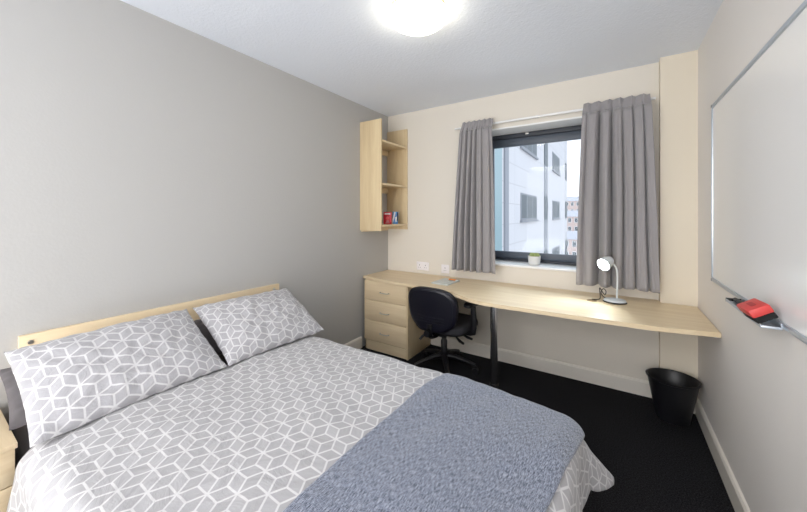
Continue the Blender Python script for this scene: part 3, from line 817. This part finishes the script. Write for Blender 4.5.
# ------------------------------------------------------------------ outside
FX = -3.2
fb = thing('apartment_building', 'pale grey panelled apartment block seen through the window', 'building', (FX - 2, 18, -14))
cols = [(13.7, 16.9, 'w'), (19.0, 20.0, 'n'), (21.8, 24.8, 'w'), (28.0, 29.0, 'n')]
wl = MB()
wl.box(FX - 6, FX, 11.1, 29.4, -14, 14)
obj('wall', wl, M['facade'], fb, 0)
obj('corner_column', MB().box(FX, FX + .06, 11.3, 11.75, -14, 14), M['facade_trim'], fb, 0)
for k, zz in enumerate((-3.9, -.95, 2.05 - .0, 5.05)):
    zc0 = 1.12 + 3.0 * (k - 2)
    for (ya, yb_, t_) in cols:
        if t_ == 'w':
            w_ = MB().box(FX - .01, FX + .03, ya, yb_, zc0, zc0 + 1.12)
            f = obj('window', w_, M['facade_trim'], fb, 0)
            n = 3 if ya < 20 else 2
            g = MB()
            for q in range(n):
                wq = (yb_ - ya) / n
                g.box(FX + .029, FX + .036, ya + q * wq + .09, ya + (q + 1) * wq - .04, zc0 + .08, zc0 + 1.05)
            obj('pane', g, M['far_glass'], f, 0)
            obj('window_ledge', MB().box(FX, FX + .10, ya - .1, yb_ + .1, zc0 - .09, zc0 - .01), M['facade_trim'], f, 0)
        else:
            f = obj('narrow_window', MB().box(FX - .01, FX + .04, ya, yb_, zc0 - .05, zc0 + 1.25), M['far_glass'], fb, 0)
for (ya, yb_) in ((19.0, 20.0), (28.0, 29.0)):
    for k in range(4):
        z0_ = 1.12 + 3.0 * (k - 2) + 1.26
        obj('infill_panel', MB().box(FX - .01, FX + .03, ya, yb_, z0_, z0_ + 1.68), M['facade_trim'] if ya < 25 else M['facade'], fb, 0)
obj('roof', MB().box(FX - 6.2, FX + .2, 11.1, 29.5, 14, 14.4), M['facade_trim'], fb, 0)
bb = thing('apartment_building', 'pale blue clad wing of the building just outside the window', 'building', (FX - 2, 8.5, -14))
obj('wall', MB().box(FX - 5, FX + .02, 6.0, 11.05, -14, 14), M['facade_blue'], bb, 0)
obj('roof', MB().box(FX - 5.1, FX + .1, 5.95, 11.06, 14.0, 14.3), M['facade_trim'], bb, 0)
# brick terraces, trees and a hillside far away
gd = struct('floor_outside', MB().box(-80, 80, 34, 240, -14.5, -14), M['ground'], label='grey open ground far below the window', cat='ground')
gd.name = 'ground'
def terrace(x0, x1, y, z0, h, n, label, rows):
    t = thing('terraced_house', label, 'house', ((x0 + x1) / 2, y + 3, -14), group=None)
    obj('wall', MB().box(x0, x1, y, y + 6, -14, z0 + h), M['far_brick'], t, 0)
    rf = MB()
    rf.prism([(y - .3, z0 + h), (y + 6.3, z0 + h), (y + 3, z0 + h + 2.0)], x0, x1, mat=Matrix(((0, 0, 1, 0), (1, 0, 0, 0), (0, 1, 0, 0), (0, 0, 0, 1))))
    rfo = obj('roof', rf, M['far_roof'], t, 0)
    for x in (x0 + .8, x1 - 1.5): obj('chimney', MB().box(x, x + .8, y + 2.6, y + 3.4, z0 + h + 1, z0 + h + 3), M['far_brick'], rfo, 0)
    wq = (x1 - x0) / n
    for r in range(rows):
        for q in range(n):
            cx = x0 + (q + .5) * wq; zz = z0 + h - 1.9 - r * 2.7
            w = obj('window', MB().box(cx - .5, cx + .5, y - .08, y, zz, zz + 1.5), M['pale_print'], t, 0)
            g = MB().box(cx - .38, cx - .03, y - .10, y - .081, zz + .1, zz + 1.4).box(cx + .03, cx + .38, y - .10, y - .081, zz + .1, zz + 1.4)
            obj('pane', g, M['far_glass'], w, 0)
terrace(-20, 3, 93, -11, 6.1, 13, 'nearest brick terrace glimpsed past the apartment block', 3)
terrace(-24, 0, 117, -11, 11.8, 13, 'middle brick terrace behind the nearest one outside', 3)
terrace(-28, 6, 144, -11, 17.8, 18, 'furthest brick terrace below the hillside outside', 3)
def tree(x, y, z0, h, r, label, seed):
    t = thing('tree', label, 'tree', (x, y, z0), group='hazy trees outside')
    rn = random.Random(seed)
    obj('trunk', MB().cyl((x, y, z0), (x, y, z0 + h * .6), .25, .12), M['soil'], t)
    mb = MB()
    for k in range(16):
        c = Vector((x + rn.uniform(-1, 1) * r * .7, y + rn.uniform(-1, 1) * r * .7, z0 + h * .6 + rn.uniform(-.5, 1) * h * .28))
        rr = rn.uniform(.35, .6) * r
        rs = bmesh.ops.create_icosphere(mb.bm, subdivisions=2, radius=rr, matrix=Matrix.Translation(c))
        for v in rs['verts']: v.co += (v.co - c).normalized() * rr * .35 * nz(v.co.x * 2, v.co.y * 2, v.co.z * 2)
    obj('crown', mb, M['tree'], t, 60)
tree(-6.0, 52, -14, 9.5, 2.2, 'bushy tree in front of the brick terraces, nearer the apartment block', 1)
tree(-2.2, 43, -14, 8.5, 2.0, 'bushy tree in front of the brick terraces, further from the block', 2)
tree(-14.5, 160, 3, 5.5, 3.0, 'hazy tree on the skyline behind the terraces', 3)
hl = MB()
def hf(i, j):
    x = -70 + 140 * i; y = 152 + 60 * j
    return Vector((x, y, -14 + (22.5 + 3 * nz(x * .05, y * .05, 0)) * math.sin(min(1, j * 1.3 + .02) * PI / 2)))
hl.grid(hf, 60, 14)
h_ = struct('hillside', hl, M['hill'], label='hazy wooded hillside beyond the brick terraces', cat='hill')

# ------------------------------------------------------------------ world and lights
w = bpy.data.worlds.new('overcast'); S.world = w; w.use_nodes = True
nt = w.node_tree; bg = nt.nodes['Background']
tc = N(nt, 'ShaderNodeTexCoord'); sp = N(nt, 'ShaderNodeSeparateXYZ'); L(nt, tc.outputs['Generated'], sp.inputs[0])
cr = N(nt, 'ShaderNodeValToRGB'); cr.color_ramp.elements[0].position = .0; cr.color_ramp.elements[0].color = (.95, .97, 1, 1)
cr.color_ramp.elements[1].position = .7; cr.color_ramp.elements[1].color = (.72, .83, 1, 1)
L(nt, sp.outputs['Z'], cr.inputs['Fac']); L(nt, cr.outputs['Color'], bg.inputs['Color'])
bg.inputs['Strength'].default_value = 1.25
def area(name, loc, rot, sx, sy, power, col, spread=PI):
    l = bpy.data.lights.new(name, 'AREA'); l.shape = 'RECTANGLE'; l.size = sx; l.size_y = sy; l.energy = power; l.color = col; l.spread = spread
    o = bpy.data.objects.new(name, l); COL.objects.link(o); o.location = loc; o.rotation_euler = rot; return o
# soft overcast skylight falling in through the window, set high outside
area('skylight', (-.5, 4.4, 3.2), (math.radians(-55), 0, 0), 2.2, 1.6, 75, (.80, .90, 1))
# added fill light high behind the viewpoint, not a fitting of the room
area('rear_ceiling_fill', (-.9, -1.5, 2.38), (0, 0, 0), 1.4, .8, 22, (1, .96, .92))
# added fill panel at the rear wall, imitating bounced light
area('rear_fill_panel', (-.7, YF + .05, 1.5), (math.radians(90), 0, 0), 2.4, 2.1, 46, (.98, .98, 1))
sl_ = bpy.data.lights.new('lamp_beam', 'SPOT'); sl_.energy = 5; sl_.color = (.9, .97, 1); sl_.spot_size = math.radians(110); sl_.spot_blend = .6; sl_.shadow_soft_size = .03
o = bpy.data.objects.new('lamp_beam', sl_); COL.objects.link(o); o.location = Vector((hx, hy, hz)) + axis * .055
o.rotation_euler = (axis + Vector((0, 0, -.5))).to_track_quat('-Z', 'Y').to_euler()
area('upward_fill', (-.9, -1.3, .5), (math.radians(180 - 25), 0, 0), 1.8, 1.2, 30, (.93, .96, 1))  # added upward fill to brighten the ceiling, no real uplight there
# soft daylight on the outside facade
sn = bpy.data.lights.new('hazy_sun', 'SUN'); sn.energy = .7; sn.angle = math.radians(30); sn.color = (1, .98, .95)
o = bpy.data.objects.new('hazy_sun', sn); COL.objects.link(o); o.rotation_euler = (math.radians(35), math.radians(50), 0); o.location = (10, 0, 20)

# ------------------------------------------------------------------ camera
cam = bpy.data.cameras.new('camera'); co = bpy.data.objects.new('camera', cam); COL.objects.link(co)
co.location = (0, 0, 1.33); co.rotation_euler = (math.radians(90), 0, math.radians(32.9))
cam.sensor_fit = 'HORIZONTAL'; cam.sensor_width = 36; cam.lens = 325.6 / 807 * 36
cam.shift_y = -(256 - 215) / 807; cam.clip_start = .02; cam.clip_end = 500
S.camera = co
S.view_settings.view_transform = 'Standard'; S.view_settings.look = 'None'
S.view_settings.exposure = .45; S.view_settings.gamma = 1
S.cycles.max_bounces = 10; S.cycles.diffuse_bounces = 6; S.cycles.transparent_max_bounces = 12
S.cycles.use_denoising = True
S.cycles.sample_clamp_indirect = 6
